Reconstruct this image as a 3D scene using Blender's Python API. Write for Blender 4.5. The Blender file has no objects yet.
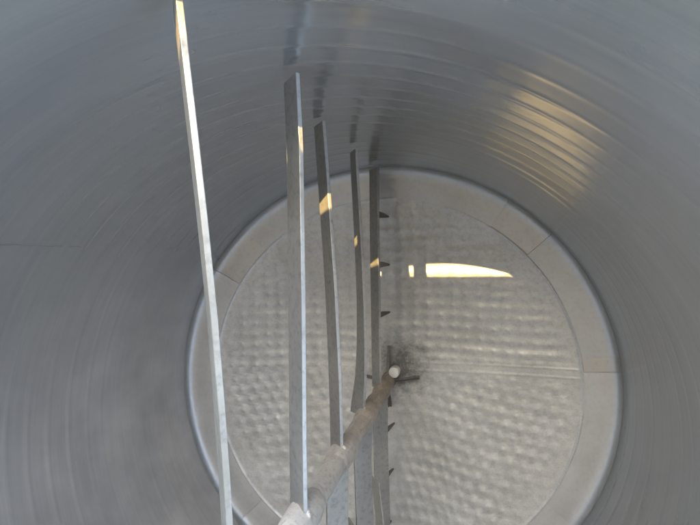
import bpy, math, random
import numpy as np
from mathutils import Matrix, Vector, noise
PI = math.pi
random.seed(7); rng = np.random.default_rng(7)
scene = bpy.context.scene
COL = scene.collection

# ------------------------------------------------------------------ camera
def rot(a, b, c):
    ca, sa, cb, sb, cc, sc = math.cos(a), math.sin(a), math.cos(b), math.sin(b), math.cos(c), math.sin(c)
    rx = Matrix(((1, 0, 0), (0, ca, -sa), (0, sa, ca)))
    ry = Matrix(((cb, 0, sb), (0, 1, 0), (-sb, 0, cb)))
    rz = Matrix(((cc, -sc, 0), (sc, cc, 0), (0, 0, 1)))
    return rz @ ry @ rx
camd = bpy.data.cameras.new('camera')
cam = bpy.data.objects.new('camera', camd); COL.objects.link(cam)
camd.sensor_width = 36; camd.lens = 36 * 526 / 700
camd.clip_start = 0.02; camd.clip_end = 600
cam.matrix_world = Matrix.Translation((.346, .583, 2.379)) @ rot(.008, -.213, -.014).transposed().to_4x4()
scene.camera = cam

# ------------------------------------------------------------------ light
SUN = Vector((-.12, .215, 1)).normalized()          # towards the sun
SUN_EL = math.asin(SUN.z); SUN_AZ = math.atan2(SUN.x, SUN.y)
world = bpy.data.worlds.new('World'); scene.world = world; world.use_nodes = True
wn = world.node_tree; bg = wn.nodes['Background']
sky = wn.nodes.new('ShaderNodeTexSky'); sky.sky_type = 'NISHITA'; sky.sun_disc = False
sky.sun_elevation = SUN_EL; sky.sun_rotation = SUN_AZ
sky.air_density = 1.0; sky.dust_density = 3.5; sky.ozone_density = 1.0
wn.links.new(sky.outputs[0], bg.inputs[0]); bg.inputs[1].default_value = .15
sd = bpy.data.lights.new('sun', 'SUN'); sd.energy = 2.2; sd.angle = math.radians(.3); sd.color = (1, .67, .28)
sun = bpy.data.objects.new('sun', sd); COL.objects.link(sun)
sun.rotation_euler = SUN.to_track_quat('Z', 'Y').to_euler(); sun.location = (-2, 4, 12)
scene.view_settings.view_transform = 'Standard'; scene.view_settings.look = 'None'
scene.view_settings.use_white_balance = True; scene.view_settings.white_balance_temperature = 6800; scene.view_settings.white_balance_tint = 4
scene.view_settings.gamma = 1; scene.view_settings.exposure = 3.6
cy = scene.cycles
cy.max_bounces = 12; cy.diffuse_bounces = 6; cy.glossy_bounces = 10
cy.sample_clamp_indirect = 6; cy.blur_glossy = 0.2
cy.use_denoising = True
cy.use_adaptive_sampling = False

# ------------------------------------------------------------------ helpers
def link(o, parent=None):
    COL.objects.link(o)
    if parent: o.parent = parent
    return o
def mesh_obj(name, verts, faces, mat, parent=None, smooth=False, uv=None):
    me = bpy.data.meshes.new(name)
    me.from_pydata([tuple(map(float, v)) for v in verts], [], [tuple(int(i) for i in f) for f in faces])
    me.validate()
    if smooth: me.polygons.foreach_set('use_smooth', [True] * len(me.polygons))
    if uv is not None:
        l = me.uv_layers.new(name='UVMap')
        idx = np.zeros(len(me.loops), dtype=np.int32); me.loops.foreach_get('vertex_index', idx)
        l.data.foreach_set('uv', np.asarray(uv, dtype=np.float32)[idx].ravel())
    me.update()
    if mat: me.materials.append(mat)
    return link(bpy.data.objects.new(name, me), parent)
def thing(name, label, cat, loc=(0, 0, 0), group=None):
    o = bpy.data.objects.new(name, None); o.empty_display_size = .1
    link(o); o.location = loc; o['label'] = label; o['category'] = cat
    if group: o['group'] = group
    return o
def bevel(o, w, seg=2, ang=40):
    m = o.modifiers.new('bevel', 'BEVEL'); m.width = w; m.segments = seg
    m.limit_method = 'ANGLE'; m.angle_limit = math.radians(ang)
    return o
def smooth_by_angle(o, deg=35):
    me = o.data; me.polygons.foreach_set('use_smooth', [True] * len(me.polygons))
    me.set_sharp_from_angle(angle=math.radians(deg))
def grid_faces(nu, nv, close_u=False):
    f = []
    for i in range(nu if close_u else nu - 1):
        a = i * nv; b = ((i + 1) % nu) * nv
        for j in range(nv - 1):
            f.append((a + j, b + j, b + j + 1, a + j + 1))
    return f
def lathe(name, prof, mat, parent=None, seg=48, center=(0, 0), smooth=True, wob=0):
    """closed-ended solid of revolution about z through center; prof = [(r, z)...]"""
    v = []; uv = []
    for i in range(seg):
        t = 2 * PI * i / seg
        for r, z in prof:
            rr = r
            if wob: rr += wob * noise.noise(Vector((math.cos(t) * 3, math.sin(t) * 3, z * 14)))
            v.append((center[0] + rr * math.cos(t), center[1] + rr * math.sin(t), z)); uv.append((t, z))
    n = len(prof); f = grid_faces(seg, n, True)
    f = [tuple(q) for q in f]
    for end, rev in ((0, True), (n - 1, False)):
        if prof[end][0] > 1e-4:
            ring = [i * n + end for i in range(seg)]
            f.append(tuple(ring[::-1] if rev else ring))
    o = mesh_obj(name, v, f, mat, parent, uv=uv)
    if smooth: smooth_by_angle(o, 40)
    return o

# ------------------------------------------------------------------ materials
class NT:
    def __init__(s, name):
        s.m = bpy.data.materials.new(name); s.m.use_nodes = True; s.t = s.m.node_tree
        s.b = s.t.nodes['Principled BSDF']
    def n(s, typ, **kw):
        o = s.t.nodes.new(typ)
        for k, v in kw.items():
            if k.startswith('i_'):
                key = k[2:]; o.inputs[int(key) if key.isdigit() else key.replace('_', ' ')].default_value = v
            else: setattr(o, k, v)
        return o
    def l(s, a, b): s.t.links.new(a, b)
    def math(s, op, a, b=None, clamp=False):
        o = s.n('ShaderNodeMath', operation=op); o.use_clamp = clamp
        for k, v in enumerate((a, b)):
            if v is None: continue
            if isinstance(v, (int, float)): o.inputs[k].default_value = v
            else: s.l(v, o.inputs[k])
        return o.outputs[0]
    def mix(s, fac, a, b):
        o = s.n('ShaderNodeMix', data_type='RGBA')
        for sock, v in ((o.inputs['Factor'], fac), (o.inputs['A'], a), (o.inputs['B'], b)):
            if isinstance(v, (int, float)): sock.default_value = v
            elif isinstance(v, tuple): sock.default_value = v + (1,) if len(v) == 3 else v
            else: s.l(v, sock)
        return o.outputs['Result']
    def noise(s, vec, scale, detail=3, rough=.55, stretch=None, out='Fac'):
        if stretch:
            mp = s.n('ShaderNodeMapping'); mp.inputs['Scale'].default_value = stretch; s.l(vec, mp.inputs[0]); vec = mp.outputs[0]
        o = s.n('ShaderNodeTexNoise', i_Scale=scale, i_Detail=detail, i_Roughness=rough); s.l(vec, o.inputs['Vector'])
        return o.outputs[out]
    def ramp(s, fac, lo, hi, a=0., b=1.):
        o = s.n('ShaderNodeMapRange'); s.l(fac, o.inputs[0])
        for k, v in zip((1, 2, 3, 4), (lo, hi, a, b)): o.inputs[k].default_value = v
        return o.outputs[0]
    def bump(s, h, strength, dist, prev=None):
        o = s.n('ShaderNodeBump', i_Strength=strength, i_Distance=dist); s.l(h, o.inputs['Height'])
        if prev: s.l(prev, o.inputs['Normal'])
        return o.outputs[0]
    def coord(s, which='Object'):
        return s.n('ShaderNodeTexCoord').outputs[which]

def mat_wall():
    k = NT('brushed_steel_wall'); k.b.inputs['Metallic'].default_value = .6
    uv = k.coord('UV'); ob = k.coord('Object')
    blot = k.noise(ob, 1.7, 4)
    film = k.noise(ob, 4, 3, .5)
    streak = k.noise(uv, 1, 2, .5, (.8, 45, 1))      # long marks running round the tank
    fine = k.noise(uv, 1, 3, .6, (14, 900, 1))
    sep = k.n('ShaderNodeSeparateXYZ'); k.l(uv, sep.inputs[0])
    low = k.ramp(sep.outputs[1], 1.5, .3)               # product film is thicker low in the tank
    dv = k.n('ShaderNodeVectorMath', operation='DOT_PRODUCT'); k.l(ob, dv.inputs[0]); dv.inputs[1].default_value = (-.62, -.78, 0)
    side = k.ramp(dv.outputs['Value'], 0., .7)         # residue on one side; its pale tone also paints in the light there
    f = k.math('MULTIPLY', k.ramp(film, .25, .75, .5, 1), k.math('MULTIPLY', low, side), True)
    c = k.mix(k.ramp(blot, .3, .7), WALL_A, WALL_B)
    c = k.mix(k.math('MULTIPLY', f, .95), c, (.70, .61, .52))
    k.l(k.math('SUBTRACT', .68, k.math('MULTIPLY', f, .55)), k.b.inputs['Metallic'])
    c = k.mix(k.ramp(streak, .2, .8, 0, .25), c, (.62, .6, .57))
    bands = k.noise(uv, 1, 2, .5, (.35, 8, 1))
    c = k.mix(k.ramp(bands, .3, .7, 0, .3), c, (.52, .51, .49))
    arcs = k.noise(uv, 1, 3, .6, (3.5, 160, 1))
    c = k.mix(k.ramp(arcs, .1, .9, 0, .55), c, (.33, .33, .325))
    k.l(c, k.b.inputs['Base Color'])
    r = k.math('ADD', k.ramp(streak, .2, .8, -.01, .04), k.ramp(film, .3, .7, WALL_R - .01, WALL_R + .04))
    r = k.math('ADD', r, k.math('MULTIPLY', low, .04))
    k.l(k.math('MINIMUM', r, .225), k.b.inputs['Roughness'])
    scr = k.noise(uv, 1, 4, .7, (30, 6, 1))
    b = k.bump(k.noise(ob, 3.2, 2), .4, .008)
    k.l(b, k.b.inputs['Normal'])
    return k.m
def mat_steel(name, a, b_, rough, speck=.3, bump=.3, metal=1.):
    k = NT(name); k.b.inputs['Metallic'].default_value = metal
    ob = k.coord('Object')
    n1 = k.noise(ob, 6, 5, .6); n2 = k.noise(ob, 60, 4, .6); n3 = k.noise(ob, 230, 2, .5)
    c = k.mix(k.ramp(n1, .3, .7), a, b_)
    c = k.mix(k.math('MULTIPLY', k.ramp(n2, .5, .75, 0, 1), speck, True), c, tuple(x * .45 for x in a))
    k.l(c, k.b.inputs['Base Color'])
    k.l(k.math('ADD', k.ramp(n1, .3, .7, rough - .05, rough + .05), k.ramp(n2, .3, .7, -.04, .05)), k.b.inputs['Roughness'])
    b = k.bump(n1, .3, .006); b = k.bump(n2, bump, .0012, b); b = k.bump(n3, bump * .5, .0004, b)
    k.l(b, k.b.inputs['Normal'])
    return k.m
def mat_floor():
    k = NT('dimpled_floor_steel'); ob = k.coord('Object')
    n1 = k.noise(ob, 3.5, 5, .6); n2 = k.noise(ob, 42, 5, .65); n3 = k.noise(ob, 190, 3, .6)
    brush = k.noise(ob, 1, 4, .7, (5, 160, 1)); brush2 = k.noise(ob, 1, 4, .7, (150, 6, 1))
    c = k.mix(k.ramp(n1, .3, .7), (.49, .50, .475), (.60, .605, .58))
    c = k.mix(k.ramp(n2, .46, .74, 0, .38), c, (.30, .30, .28))
    c = k.mix(k.ramp(n3, .5, .72, 0, .35), c, (.26, .26, .245))
    c = k.mix(k.ramp(brush, .55, .8, 0, .3), c, (.40, .38, .34))
    # grey sludge round the foot bearing, patchy edge
    gd = k.n('ShaderNodeVectorMath', operation='DISTANCE'); k.l(ob, gd.inputs[0]); gd.inputs[1].default_value = (.045, .07, -.15)
    d = k.math('ADD', gd.outputs['Value'], k.ramp(k.noise(ob, 22, 4, .7), .2, .8, -.09, .09))
    spot = k.math('MULTIPLY', k.ramp(d, .18, .05), k.ramp(k.noise(ob, 55, 5, .7), .25, .5, .25, 1), True)
    c = k.mix(k.math('MULTIPLY', spot, .85, True), c, (.11, .11, .105))
    k.l(c, k.b.inputs['Base Color'])
    k.l(k.math('SUBTRACT', .62, k.math('MULTIPLY', spot, .5)), k.b.inputs['Metallic'])
    k.l(k.math('ADD', k.ramp(n1, .3, .7, .42, .48), k.ramp(n2, .3, .7, -.06, .1)), k.b.inputs['Roughness'])
    b = k.bump(k.noise(ob, 16, 3), .2, .005); b = k.bump(n2, .25, .0010, b); b = k.bump(n3, .35, .0004, b)
    b = k.bump(brush, .25, .0008, b); b = k.bump(brush2, .2, .0006, b)
    k.l(b, k.b.inputs['Normal'])
    return k.m
def mat_shaft():
    k = NT('coated_shaft_steel'); ob = k.coord('Object'); k.b.inputs['Metallic'].default_value = .08
    n1 = k.noise(ob, 9, 5, .65); n2 = k.noise(ob, 70, 4, .6); st = k.noise(ob, 1, 4, .6, (40, 40, 5))
    z = k.n('ShaderNodeSeparateXYZ'); k.l(ob, z.inputs[0])
    low = k.ramp(z.outputs[2], .75, .15)
    c = k.mix(k.ramp(n1, .32, .68), (.56, .50, .42), (.43, .38, .31))
    c = k.mix(k.math('MULTIPLY', low, .75), c, (.31, .25, .195))
    c = k.mix(k.ramp(n2, .5, .68, 0, .55), c, (.25, .205, .16))
    c = k.mix(k.ramp(st, .58, .75, 0, .5), c, (.66, .6, .52))
    k.l(c, k.b.inputs['Base Color']); k.b.inputs['Roughness'].default_value = .58
    b = k.bump(n1, .5, .005); b = k.bump(n2, .5, .0018, b); k.l(b, k.b.inputs['Normal'])
    return k.m
def mat_plain(name, c, rough=.6, c2=None, scale=8, metal=0.):
    k = NT(name); ob = k.coord('Object')
    k.l(k.mix(k.ramp(k.noise(ob, scale, 5, .6), .3, .7), c, c2 or tuple(x * .8 for x in c)), k.b.inputs['Base Color'])
    k.b.inputs['Roughness'].default_value = rough; k.b.inputs['Metallic'].default_value = metal
    k.l(k.bump(k.noise(ob, scale * 8, 3), .3, .002), k.b.inputs['Normal'])
    return k.m
WALL_A = (.32, .325, .32); WALL_B = (.40, .40, .39); WALL_R = .175
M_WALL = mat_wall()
M_FLOOR = mat_floor()
M_RING = mat_steel('satin_knuckle_steel', (.45, .465, .46), (.53, .545, .54), .42, .15, .25, .7)
M_RINGD = mat_steel('darker_knuckle_patch_steel', (.45, .45, .43), (.52, .52, .50), .40, .2, .3, .75)
M_SEAM = mat_steel('weld_bead_steel', (.62, .61, .58), (.5, .49, .46), .3, .2, .5)
M_BLADE = mat_steel('dull_blade_steel', (.38, .365, .325), (.47, .45, .40), .40, .5, .35, .72)
M_BLADE0 = mat_steel('darker_top_blade_steel', (.30, .275, .225), (.38, .35, .29), .42, .5, .35, .72)  # same blade steel in a darker tone, top blade only
M_SHAFT = mat_shaft()
M_DARK = mat_steel('dirty_bracket_steel', (.16, .15, .135), (.24, .22, .2), .5, .6, .5, .7)
M_WHITE = mat_plain('white_nylon', (.92, .9, .85), .35, (.86, .84, .78))
M_OUT = mat_steel('outer_shell_steel', (.5, .5, .5), (.56, .56, .56), .35)
M_GROUND = mat_plain('concrete_ground', (.34, .33, .31), .85, (.26, .25, .24), 1.5)
M_BLOCKER = mat_plain('blocker_grey_metal', (.2, .2, .2), .6, (.15, .15, .15), 3, .3)

# ------------------------------------------------------------------ ground
g = mesh_obj('ground', [(-200, -200, -.62), (200, -200, -.62), (200, 200, -.62), (-200, 200, -.62)], [(0, 1, 2, 3)], M_GROUND)
g['kind'] = 'structure'; g['label'] = 'grey concrete ground around the open tank'

# ------------------------------------------------------------------ tank
tank = thing('steel_tank', 'round open stainless steel tank seen from above, ribbed wall and dimpled round bottom', 'tank', (0, 0, -.62))
ROOT = Matrix.Translation((0, 0, .62))
def in_tank(o):
    o.parent = tank; o.matrix_parent_inverse = ROOT; return o
RIM = 1.87
# wall: inner face with shallow horizontal ribs, rolled rim, outer face
prof = []
nz = 520
zs = np.linspace(.004, RIM - .02, nz)
rib_c = []
z = .09
while z < 1.72:
    rib_c.append(z); z += .086 + rng.uniform(-.012, .012)
rib_a = [rng.uniform(.45, 1.2) for _ in rib_c]
NU = 420
V = []; UVs = []
def rib_profile(z):
    h = 0
    for c, a in zip(rib_c, rib_a):
        d = z - c
        if abs(d) < .05:
            h += a * .0017 * math.exp(-(d / .010) ** 2)
    return h
ribs = np.array([rib_profile(z) for z in zs])
outer_prof = [(.992, RIM - .012), (.990, RIM - .004), (.994, RIM), (1.006, RIM), (1.02, RIM - .006), (1.022, RIM - .02), (1.008, RIM - .03), (1.006, -.3)]
for i in range(NU + 1):
    t = math.radians(-34) + 2 * PI * i / NU; ct, st = math.cos(t), math.sin(t)
    for j, z in enumerate(zs):
        w = noise.noise(Vector((ct * 2.2, st * 2.2, z * 1.5 + 3)))
        w2 = noise.noise(Vector((ct * 5, st * 5, z * 11)))
        amp = max(.15, .75 + 1.1 * w)
        r = 1 - ribs[j] * amp + .0022 * w + .0006 * w2
        V.append((r * ct, r * st, z)); UVs.append((t, z))
    for r, z in outer_prof:
        V.append((r * ct, r * st, z)); UVs.append((t, z))
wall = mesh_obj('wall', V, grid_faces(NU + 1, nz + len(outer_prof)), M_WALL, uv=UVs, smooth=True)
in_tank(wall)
# vertical weld beads on the wall
def wall_bead(az, z0, z1):
    n = 60; v = []
    for i in range(n + 1):
        z = z0 + (z1 - z0) * i / n
        a = az + .0012 * math.sin(i * 1.3); tp = min(1, i / 25)
        for dr, da in ((.0, -.0035), (.0004, -.002), (.0006, 0), (.0004, .002), (.0, .0035)):
            r = .999 - dr * tp + (.003 if dr == 0 else 0) + (1 - tp) * .002; v.append((r * math.cos(a + da), r * math.sin(a + da), z))
    o = mesh_obj('weld_seam', v, [tuple(reversed(q)) for q in grid_faces(n + 1, 5)], M_WALL, smooth=True); in_tank(o)
wall_bead(math.radians(142.5), .95, RIM - .03)

# knuckle ring: separate plates with open joints
KP = [(1.001, .004), (.9987, -.007), (.994, -.016), (.985, -.025), (.971, -.032), (.95, -.038), (.92, -.044), (.89, -.051), (.858, -.061)]
def knuckle_plate(a0, a1, lift):
    n = max(3, int((a1 - a0) / 1.5)); v = []
    gap = .03
    aa = np.linspace(a0 + gap, a1 - gap, n)
    K = len(KP)
    for a in aa:
        edge = min(a - a0 - gap, a1 - gap - a)
        dip = -.0012 * math.exp(-(edge / .5) ** 2)
        t = math.radians(a)
        for q, (r, z) in enumerate(KP):
            w = .0018 * noise.noise(Vector((math.cos(t) * 4, math.sin(t) * 4, r * 9)))
            v.append((r * math.cos(t), r * math.sin(t), z + lift * min(1, q / 2) + dip + w * min(1, q / 3)))
    top = len(v)
    for a in aa:
        t = math.radians(a)
        for r, z in KP: v.append((r * math.cos(t), r * math.sin(t), z - .012))
    f = [tuple(reversed(q)) for q in grid_faces(n, K)]
    f += [tuple(x + top for x in q) for q in grid_faces(n, K)]
    for j in range(K - 1):
        f.append((j, j + 1, top + j + 1, top + j)); e = (n - 1) * K
        f.append((e + j + 1, e + j, top + e + j, top + e + j + 1))
    for i in range(n - 1):
        for j in (0, K - 1):
            a, b = i * K + j, (i + 1) * K + j
            f.append((a, b, top + b, top + a) if j else (b, a, top + a, top + b))
    o = mesh_obj('knuckle_plate', v, f, M_RINGD if lift < -.0025 else M_RING); smooth_by_angle(o, 50); in_tank(o)
for a0, a1, lift in ((-34.3, 6.7, 0), (6.7, 10.6, -.003), (10.6, 44.4, 0), (44.4, 57.8, -.004), (57.8, 134.7, .001), (134.7, 148.8, -.004), (148.8, 225.1, 0), (225.1, 325.7, -.002)):
    knuckle_plate(a0, a1, lift)
lathe('bottom_skirt', [(.0, -.26), (.5, -.24), (.84, -.11), (1.0, -.075), (1.004, -.30), (.84, -.61), (.0, -.615)], M_OUT, seg=96).parent = tank
bpy.data.objects['bottom_skirt'].matrix_parent_inverse = ROOT

# dimpled floor in two halves divided by a weld line
FR = .866
def floor_base(x, y): return -.185 + .125 * ((x * x + y * y) / (.862 ** 2))
def seam_y(x): return .057 + .04 * x
def floor_h(x, y):
    h = floor_base(x, y); r = math.hypot(x, y); ys = seam_y(x)
    up = y > ys
    wx = .012 * noise.noise(Vector((x * 2.5, y * 2.5, 1))); wy = .012 * noise.noise(Vector((x * 2.5, y * 2.5, 9)))
    if up: a, px, py = .015, .0605, .0515
    else: a, px, py = .13 if x < .1 else -.10, .062, .054
    # blend the turned grids below the seam
    if not up:
        a = .12 - .24 * min(1, max(0, (x + .15) / .5))
    u = (x + wx) * math.cos(a) + (y + wy) * math.sin(a); v = -(x + wx) * math.sin(a) + (y + wy) * math.cos(a)
    if not up: v += .4 * wx
    row = math.floor(v / py + .5)
    uu = u / px + (.5 if row % 2 else 0) * (0 if up else .8); col = math.floor(uu + .5)
    rr = random.Random((row * 977 + col * 131 + (5 if up else 0)) & 0xffffff)
    jx, jy, ja = rr.uniform(-.07, .07), rr.uniform(-.07, .07), rr.uniform(.35, 1.25)
    du = (uu - col + jx) * px; dv = (v / py - row + jy) * py
    pill = (.0009 if up else .0005) * math.cos(2 * PI * (v / py)) + .0007 * math.cos(2 * PI * uu)
    dot = (.0026 if up else .0021) * ja * math.exp(-(du * du + dv * dv) / (.0085 ** 2))
    fade = min(1, max(0, (FR - .035 - r) / .05))
    near = abs(y - ys - .0) ; fs = min(1, max(0, (near - .028) / .02))
    if x < .02: fs = max(fs, min(1, (.02 - x) / .1))
    mid = min(1, max(.12, (math.hypot(x - .03, y - .05) - .10) / .12))
    ampl = .85 + .5 * noise.noise(Vector((x * 4, y * 4, 4)))
    h += (pill + dot) * fade * fs * mid * ampl
    if x > 0: h += .0008 * math.exp(-((y - ys - .019) / .004) ** 2) + .0012 * math.exp(-((y - ys + .019) / .005) ** 2)
    h += .003 * noise.noise(Vector((x * 7, y * 7, 2))) + .0016 * noise.noise(Vector((x * 19, y * 19, 6)))
    h += .0035 * math.exp(-((r - (FR - .004)) / .006) ** 2)      # bead at the rim of the plate
    return h
def floor_half(sign):
    # conforming grid: columns in x, rows from the seam to the circle
    st = .0056; nx = int(2 * FR / st); xs = np.linspace(-FR + .004, FR - .004, nx); nyv = 150
    v = []
    for x in xs:
        yc = math.sqrt(FR * FR - x * x); y0 = seam_y(x) * min(1, yc / .06)
        y0 = max(-yc + .0005, min(yc - .0005, y0))
        for j in range(nyv):
            s = j / (nyv - 1); y = y0 + (sign * yc - y0) * s
            v.append((x, y, floor_h(x, y + sign * 1e-5)))
    f = grid_faces(nx, nyv)
    if sign < 0: f = [tuple(reversed(q)) for q in f]
    o = mesh_obj('floor_plate', v, f, M_FLOOR, smooth=True); in_tank(o)
    return o
floor_half(1); floor_half(-1)

# ------------------------------------------------------------------ agitator
agi = thing('agitator', 'tall steel agitator with a tan coated shaft and long flat crossing paddles inside the tank', 'agitator', (0, 0, -.115))
AR = Matrix.Translation((0, 0, .115))
def in_agi(o, parent=None):
    if parent: o.parent = parent; o.matrix_parent_inverse = parent.matrix_world.inverted() if False else Matrix()
    else: o.parent = agi; o.matrix_parent_inverse = AR
    return o
sr = .031
sp = [(sr * .8, -.118), (sr * .8, -.108), (sr, -.104)]
for i in range(56): sp.append((sr, -.10 + i * .055))
sp.append((sr, 2.98))
in_agi(lathe('shaft', sp, M_SHAFT, seg=40, wob=.0018))
BZ = [1.654, 1.259, .864, .469, .074]
def collar(z0, z1, r):
    zz = np.linspace(z0, z1, 9); m = (z0 + z1) / 2; h = (z1 - z0) / 2
    pr = [(sr * .93, z0 - .004)] + [(sr + (r - sr) * (1 - abs((z - m) / h) ** 3), z) for z in zz] + [(sr * .93, z1 + .004)]
    in_agi(lathe('collar', pr, M_SHAFT, seg=40, wob=.003))
for z in BZ: collar(z - .095, z + .085, .0385)
collar(.24, .30, .0350); collar(.315, .36, .0345); collar(-.09, -.02, .036)
W, T = .08, .010
def interp(pts, y):
    ys = [p[0] for p in pts]; return [float(np.interp(y, ys, [p[k] for p in pts])) for k in range(1, len(pts[0]))]
def blade(name, path, zc, sgn, y0, y1, w=W, t=T, mat=M_BLADE, n=28):
    """flat bar along y; path rows = (y, x of the upper corner, pitch in degrees); sgn=+1: face looks up and to -x"""
    path = sorted(path); v = []
    for i in range(n + 1):
        y = y0 + (y1 - y0) * i / n
        x, al = interp(path, y); al = math.radians(al)
        wx, wz = -math.cos(al) * sgn, -math.sin(al); nx, nz_ = -math.sin(al) * sgn, math.cos(al)
        # x = outer corner of the visible narrow edge
        px, pz = x, zc + math.sin(al) * w / 2
        a = (px + nx * t, y, pz + nz_ * t); b = (px, y, pz)
        c = (px + wx * w, y, pz + wz * w); d = (px + wx * w + nx * t, y, pz + wz * w + nz_ * t)
        v += [a, b, c, d]
    f = []
    for i in range(n):
        for k in range(4):
            p, q = i * 4 + k, i * 4 + (k + 1) % 4
            f.append((p, p + 4, q + 4, q))
    f += [(0, 1, 2, 3), (n * 4 + 3, n * 4 + 2, n * 4 + 1, n * 4)]
    me_flip = sgn * (1 if y1 > y0 else -1) < 0
    if me_flip: f = [tuple(reversed(q)) for q in f]
    o = mesh_obj(name, v, f, mat)
    bevel(o, .0012, 2)
    return in_agi(o)
far = [
    [(.0, .046, 58), (.125, .0378, 58), (.25, .0285, 58), (.375, .0175, 58), (.5, .005, 58), (.625, -.010, 58), (.75, -.0265, 58), (.98, -.058, 58)],
    [(.0, .025, 50), (.182, .020, 50), (.49, .014, 50), (.82, .005, 51), (.983, -.005, 52)],
    [(.0, .014, 54), (.048, .013, 54), (.224, .006, 54), (.489, -.010, 55), (.637, -.022, 55), (.755, -.032, 55), (.986, -.053, 56)],
    [(.0, .002, 42), (.027, .002, 44), (.137, .008, 53), (.266, .007, 58), (.431, .001, 61), (.651, -.012, 62), (.798, -.023, 63), (.963, -.035, 64)],
    [(.0, .003, 56), (.048, .002, 56), (.445, -.007, 54), (.71, -.015, 54), (.974, -.020, 54)],
]
for i, z in enumerate(BZ): blade('blade', far[i], z, 1, .008, .982, mat=M_BLADE0 if i == 0 else M_BLADE)
near = [
    [(-.98, .0, 50), (0, -.02, 50)],
    [(-.98, -.03, 48), (0, -.045, 48)],
    [(-.98, -.035, 42), (-.206, -.047, 42), (0, -.050, 42)],
    [(-.98, -.02, 42), (-.402, -.034, 42), (-.31, -.039, 42), (-.162, -.046, 40), (-.088, -.043, 40), (0, -.035, 42)],
    [(-.98, -.01, 40), (-.488, -.027, 40), (-.222, -.039, 40), (0, -.042, 40)],
]
lowest = None
for i, z in enumerate(BZ):
    lowest = blade('blade', near[i], z - .03, -1, -.008, -.982, w=.072)
def root_weld(path, zc, sgn, w, ydir):
    x, al = interp(sorted(path), 0); al = math.radians(al); v = []; f = []
    R_ = .0385
    for q in range(26):
        sgm = q / 25 * w
        px = x - math.cos(al) * sgn * sgm - math.sin(al) * sgn * -.004; pz = zc + math.sin(al) * (w / 2 - sgm) + .004
        if abs(px) > R_ * .97: continue
        py = ydir * math.sqrt(R_ * R_ - px * px)
        r = .0055 * random.uniform(.8, 1.25); b0 = len(v)
        for a in range(5):
            th = PI * a / 4
            for b in range(8):
                ph = 2 * PI * b / 8
                v.append((px + r * math.sin(th) * math.cos(ph), py + r * math.sin(th) * math.sin(ph), pz + r * .8 * math.cos(th)))
        for a in range(4):
            for b in range(8):
                f.append((b0 + a * 8 + b, b0 + (a + 1) * 8 + b, b0 + (a + 1) * 8 + (b + 1) % 8, b0 + a * 8 + (b + 1) % 8))
    if v: in_agi(mesh_obj('weld_bead', v, f, M_SHAFT, smooth=True))
for i, z in enumerate(BZ):
    root_weld(far[i], z, 1, W, 1); root_weld(near[i], z - .03, -1, .072, -1)
# outer paddles bolted over the outer part of the near blades
for i, p in ((2, [(-.98, .05, 62), (-.36, .015, 62)]), (3, [(-.98, .06, 60), (-.385, -.016, 60)]), (4, [(-.98, .10, 56), (-.585, .034, 56), (-.37, .006, 56)])):
    blade('paddle_tip', p, BZ[i] + .045, 1, -.375, -.98, w=.082, t=.006, n=10)
# scraper fins under the lowest blades
def fin(xt, xb, y, zt):
    zb = floor_base(xb, y) + .014; zm = zt * .45 + zb * .55
    pr = [(y - .016, zt), (y + .018, zt), (y + .013, zm), (y + .004, zb), (y - .004, zb + .004)]
    v = [(xb + (xt - xb) * (z - zb) / (zt - zb) + s * .004, yy, z) for s in (-1, 1) for yy, z in pr]
    n = len(pr); f = [tuple(range(n))[::-1], tuple(range(n, 2 * n))] + [(k, (k + 1) % n, n + (k + 1) % n, n + k) for k in range(n)]
    o = mesh_obj('scraper_fin', v, f, M_DARK); bevel(o, .001, 1); in_agi(o)
for y in (.78, .555, .325): fin(-.038, -.002, y, .058)
for y in (-.215, -.43, -.66, -.88): fin(-.004, .026, y, .022)

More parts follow.
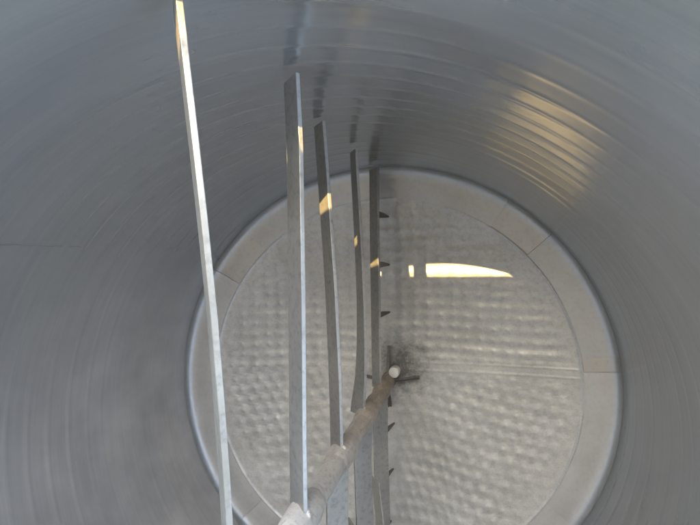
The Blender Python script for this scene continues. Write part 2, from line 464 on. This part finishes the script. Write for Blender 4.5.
# ------------------------------------------------------------------ foot bearing on the floor
ft = thing('foot_bearing', 'small dark four-legged bearing bracket on the tank bottom, holding a white bushing', 'bearing', (0, 0, -.16))
FRM = Matrix.Translation((0, 0, .16))
def in_ft(o): o.parent = ft; o.matrix_parent_inverse = FRM; return o
in_ft(lathe('bearing_cup', [(.022, -.176), (.036, -.176), (.036, -.120), (.031, -.116), (.022, -.116)], M_DARK, seg=32))
in_ft(lathe('bushing', [(.010, -.172), (.024, -.160), (.026, -.13), (.026, -.100), (.022, -.092), (.012, -.088), (.0001, -.087)], M_WHITE, seg=32, center=(.030, .044)))
def leg(ax, ay):
    L = math.hypot(ax, ay); d = Vector((ax / L, ay / L, 0)); s = Vector((-d.y, d.x, 0))
    zt = -.122; zb = floor_base(ax, ay) + .006
    v = []
    for q, z in ((.03, zt), (L, zb)):
        P = d * q
        for off, dz in ((-.008, 0), (.008, 0), (.008, .005), (-.003, .005), (-.003, .018), (-.008, .018)):
            v.append(tuple(P + s * off + Vector((0, 0, z + dz))))
    f = [(0, 1, 2, 3, 4, 5), tuple(range(11, 5, -1))] + [(k + 6, (k + 1) % 6 + 6, (k + 1) % 6, k) for k in range(6)]
    o = mesh_obj('leg', v, f, M_DARK); bevel(o, .0012, 1); in_ft(o)
    b = lathe('bolt', [(.008, zb - .006), (.008, zb + .012), (.0001, zb + .013)], M_DARK, seg=6, center=(ax * .93, ay * .93), smooth=False); in_ft(b)
for a in ((-.154, .01), (.145, .013), (-.005, .158), (.004, -.139)): leg(*a)

# ------------------------------------------------------------------ added canopy above the tank (out of frame; its straight edge cuts the sunlight)
CZ = 3.3
edge_y = .500 + SUN.y / SUN.z * (CZ + .16)
blk = thing('sun_blocker', 'added, unseen flat sheet metal canopy standing above the open tank', 'blocker', (0, 0, -.62))
def box(name, x0, x1, y0, y1, z0, z1, mat, parent, inv):
    v = [(x, y, z) for x in (x0, x1) for y in (y0, y1) for z in (z0, z1)]
    f = [(0, 1, 3, 2), (4, 6, 7, 5), (0, 4, 5, 1), (2, 3, 7, 6), (0, 2, 6, 4), (1, 5, 7, 3)]
    o = mesh_obj(name, v, f, mat); o.parent = parent; o.matrix_parent_inverse = inv; return o
box('blocker_sheet', -2.4, 1.60, -3.3, edge_y, CZ, CZ + .02, M_BLOCKER, blk, ROOT)
for x in (-2.35, 1.55):
    for y in (-3.25, edge_y - .06): box('blocker_post', x * 1.0 - .03, x + .03, y - .03, y + .03, -.62, CZ - .001, M_BLOCKER, blk, ROOT)
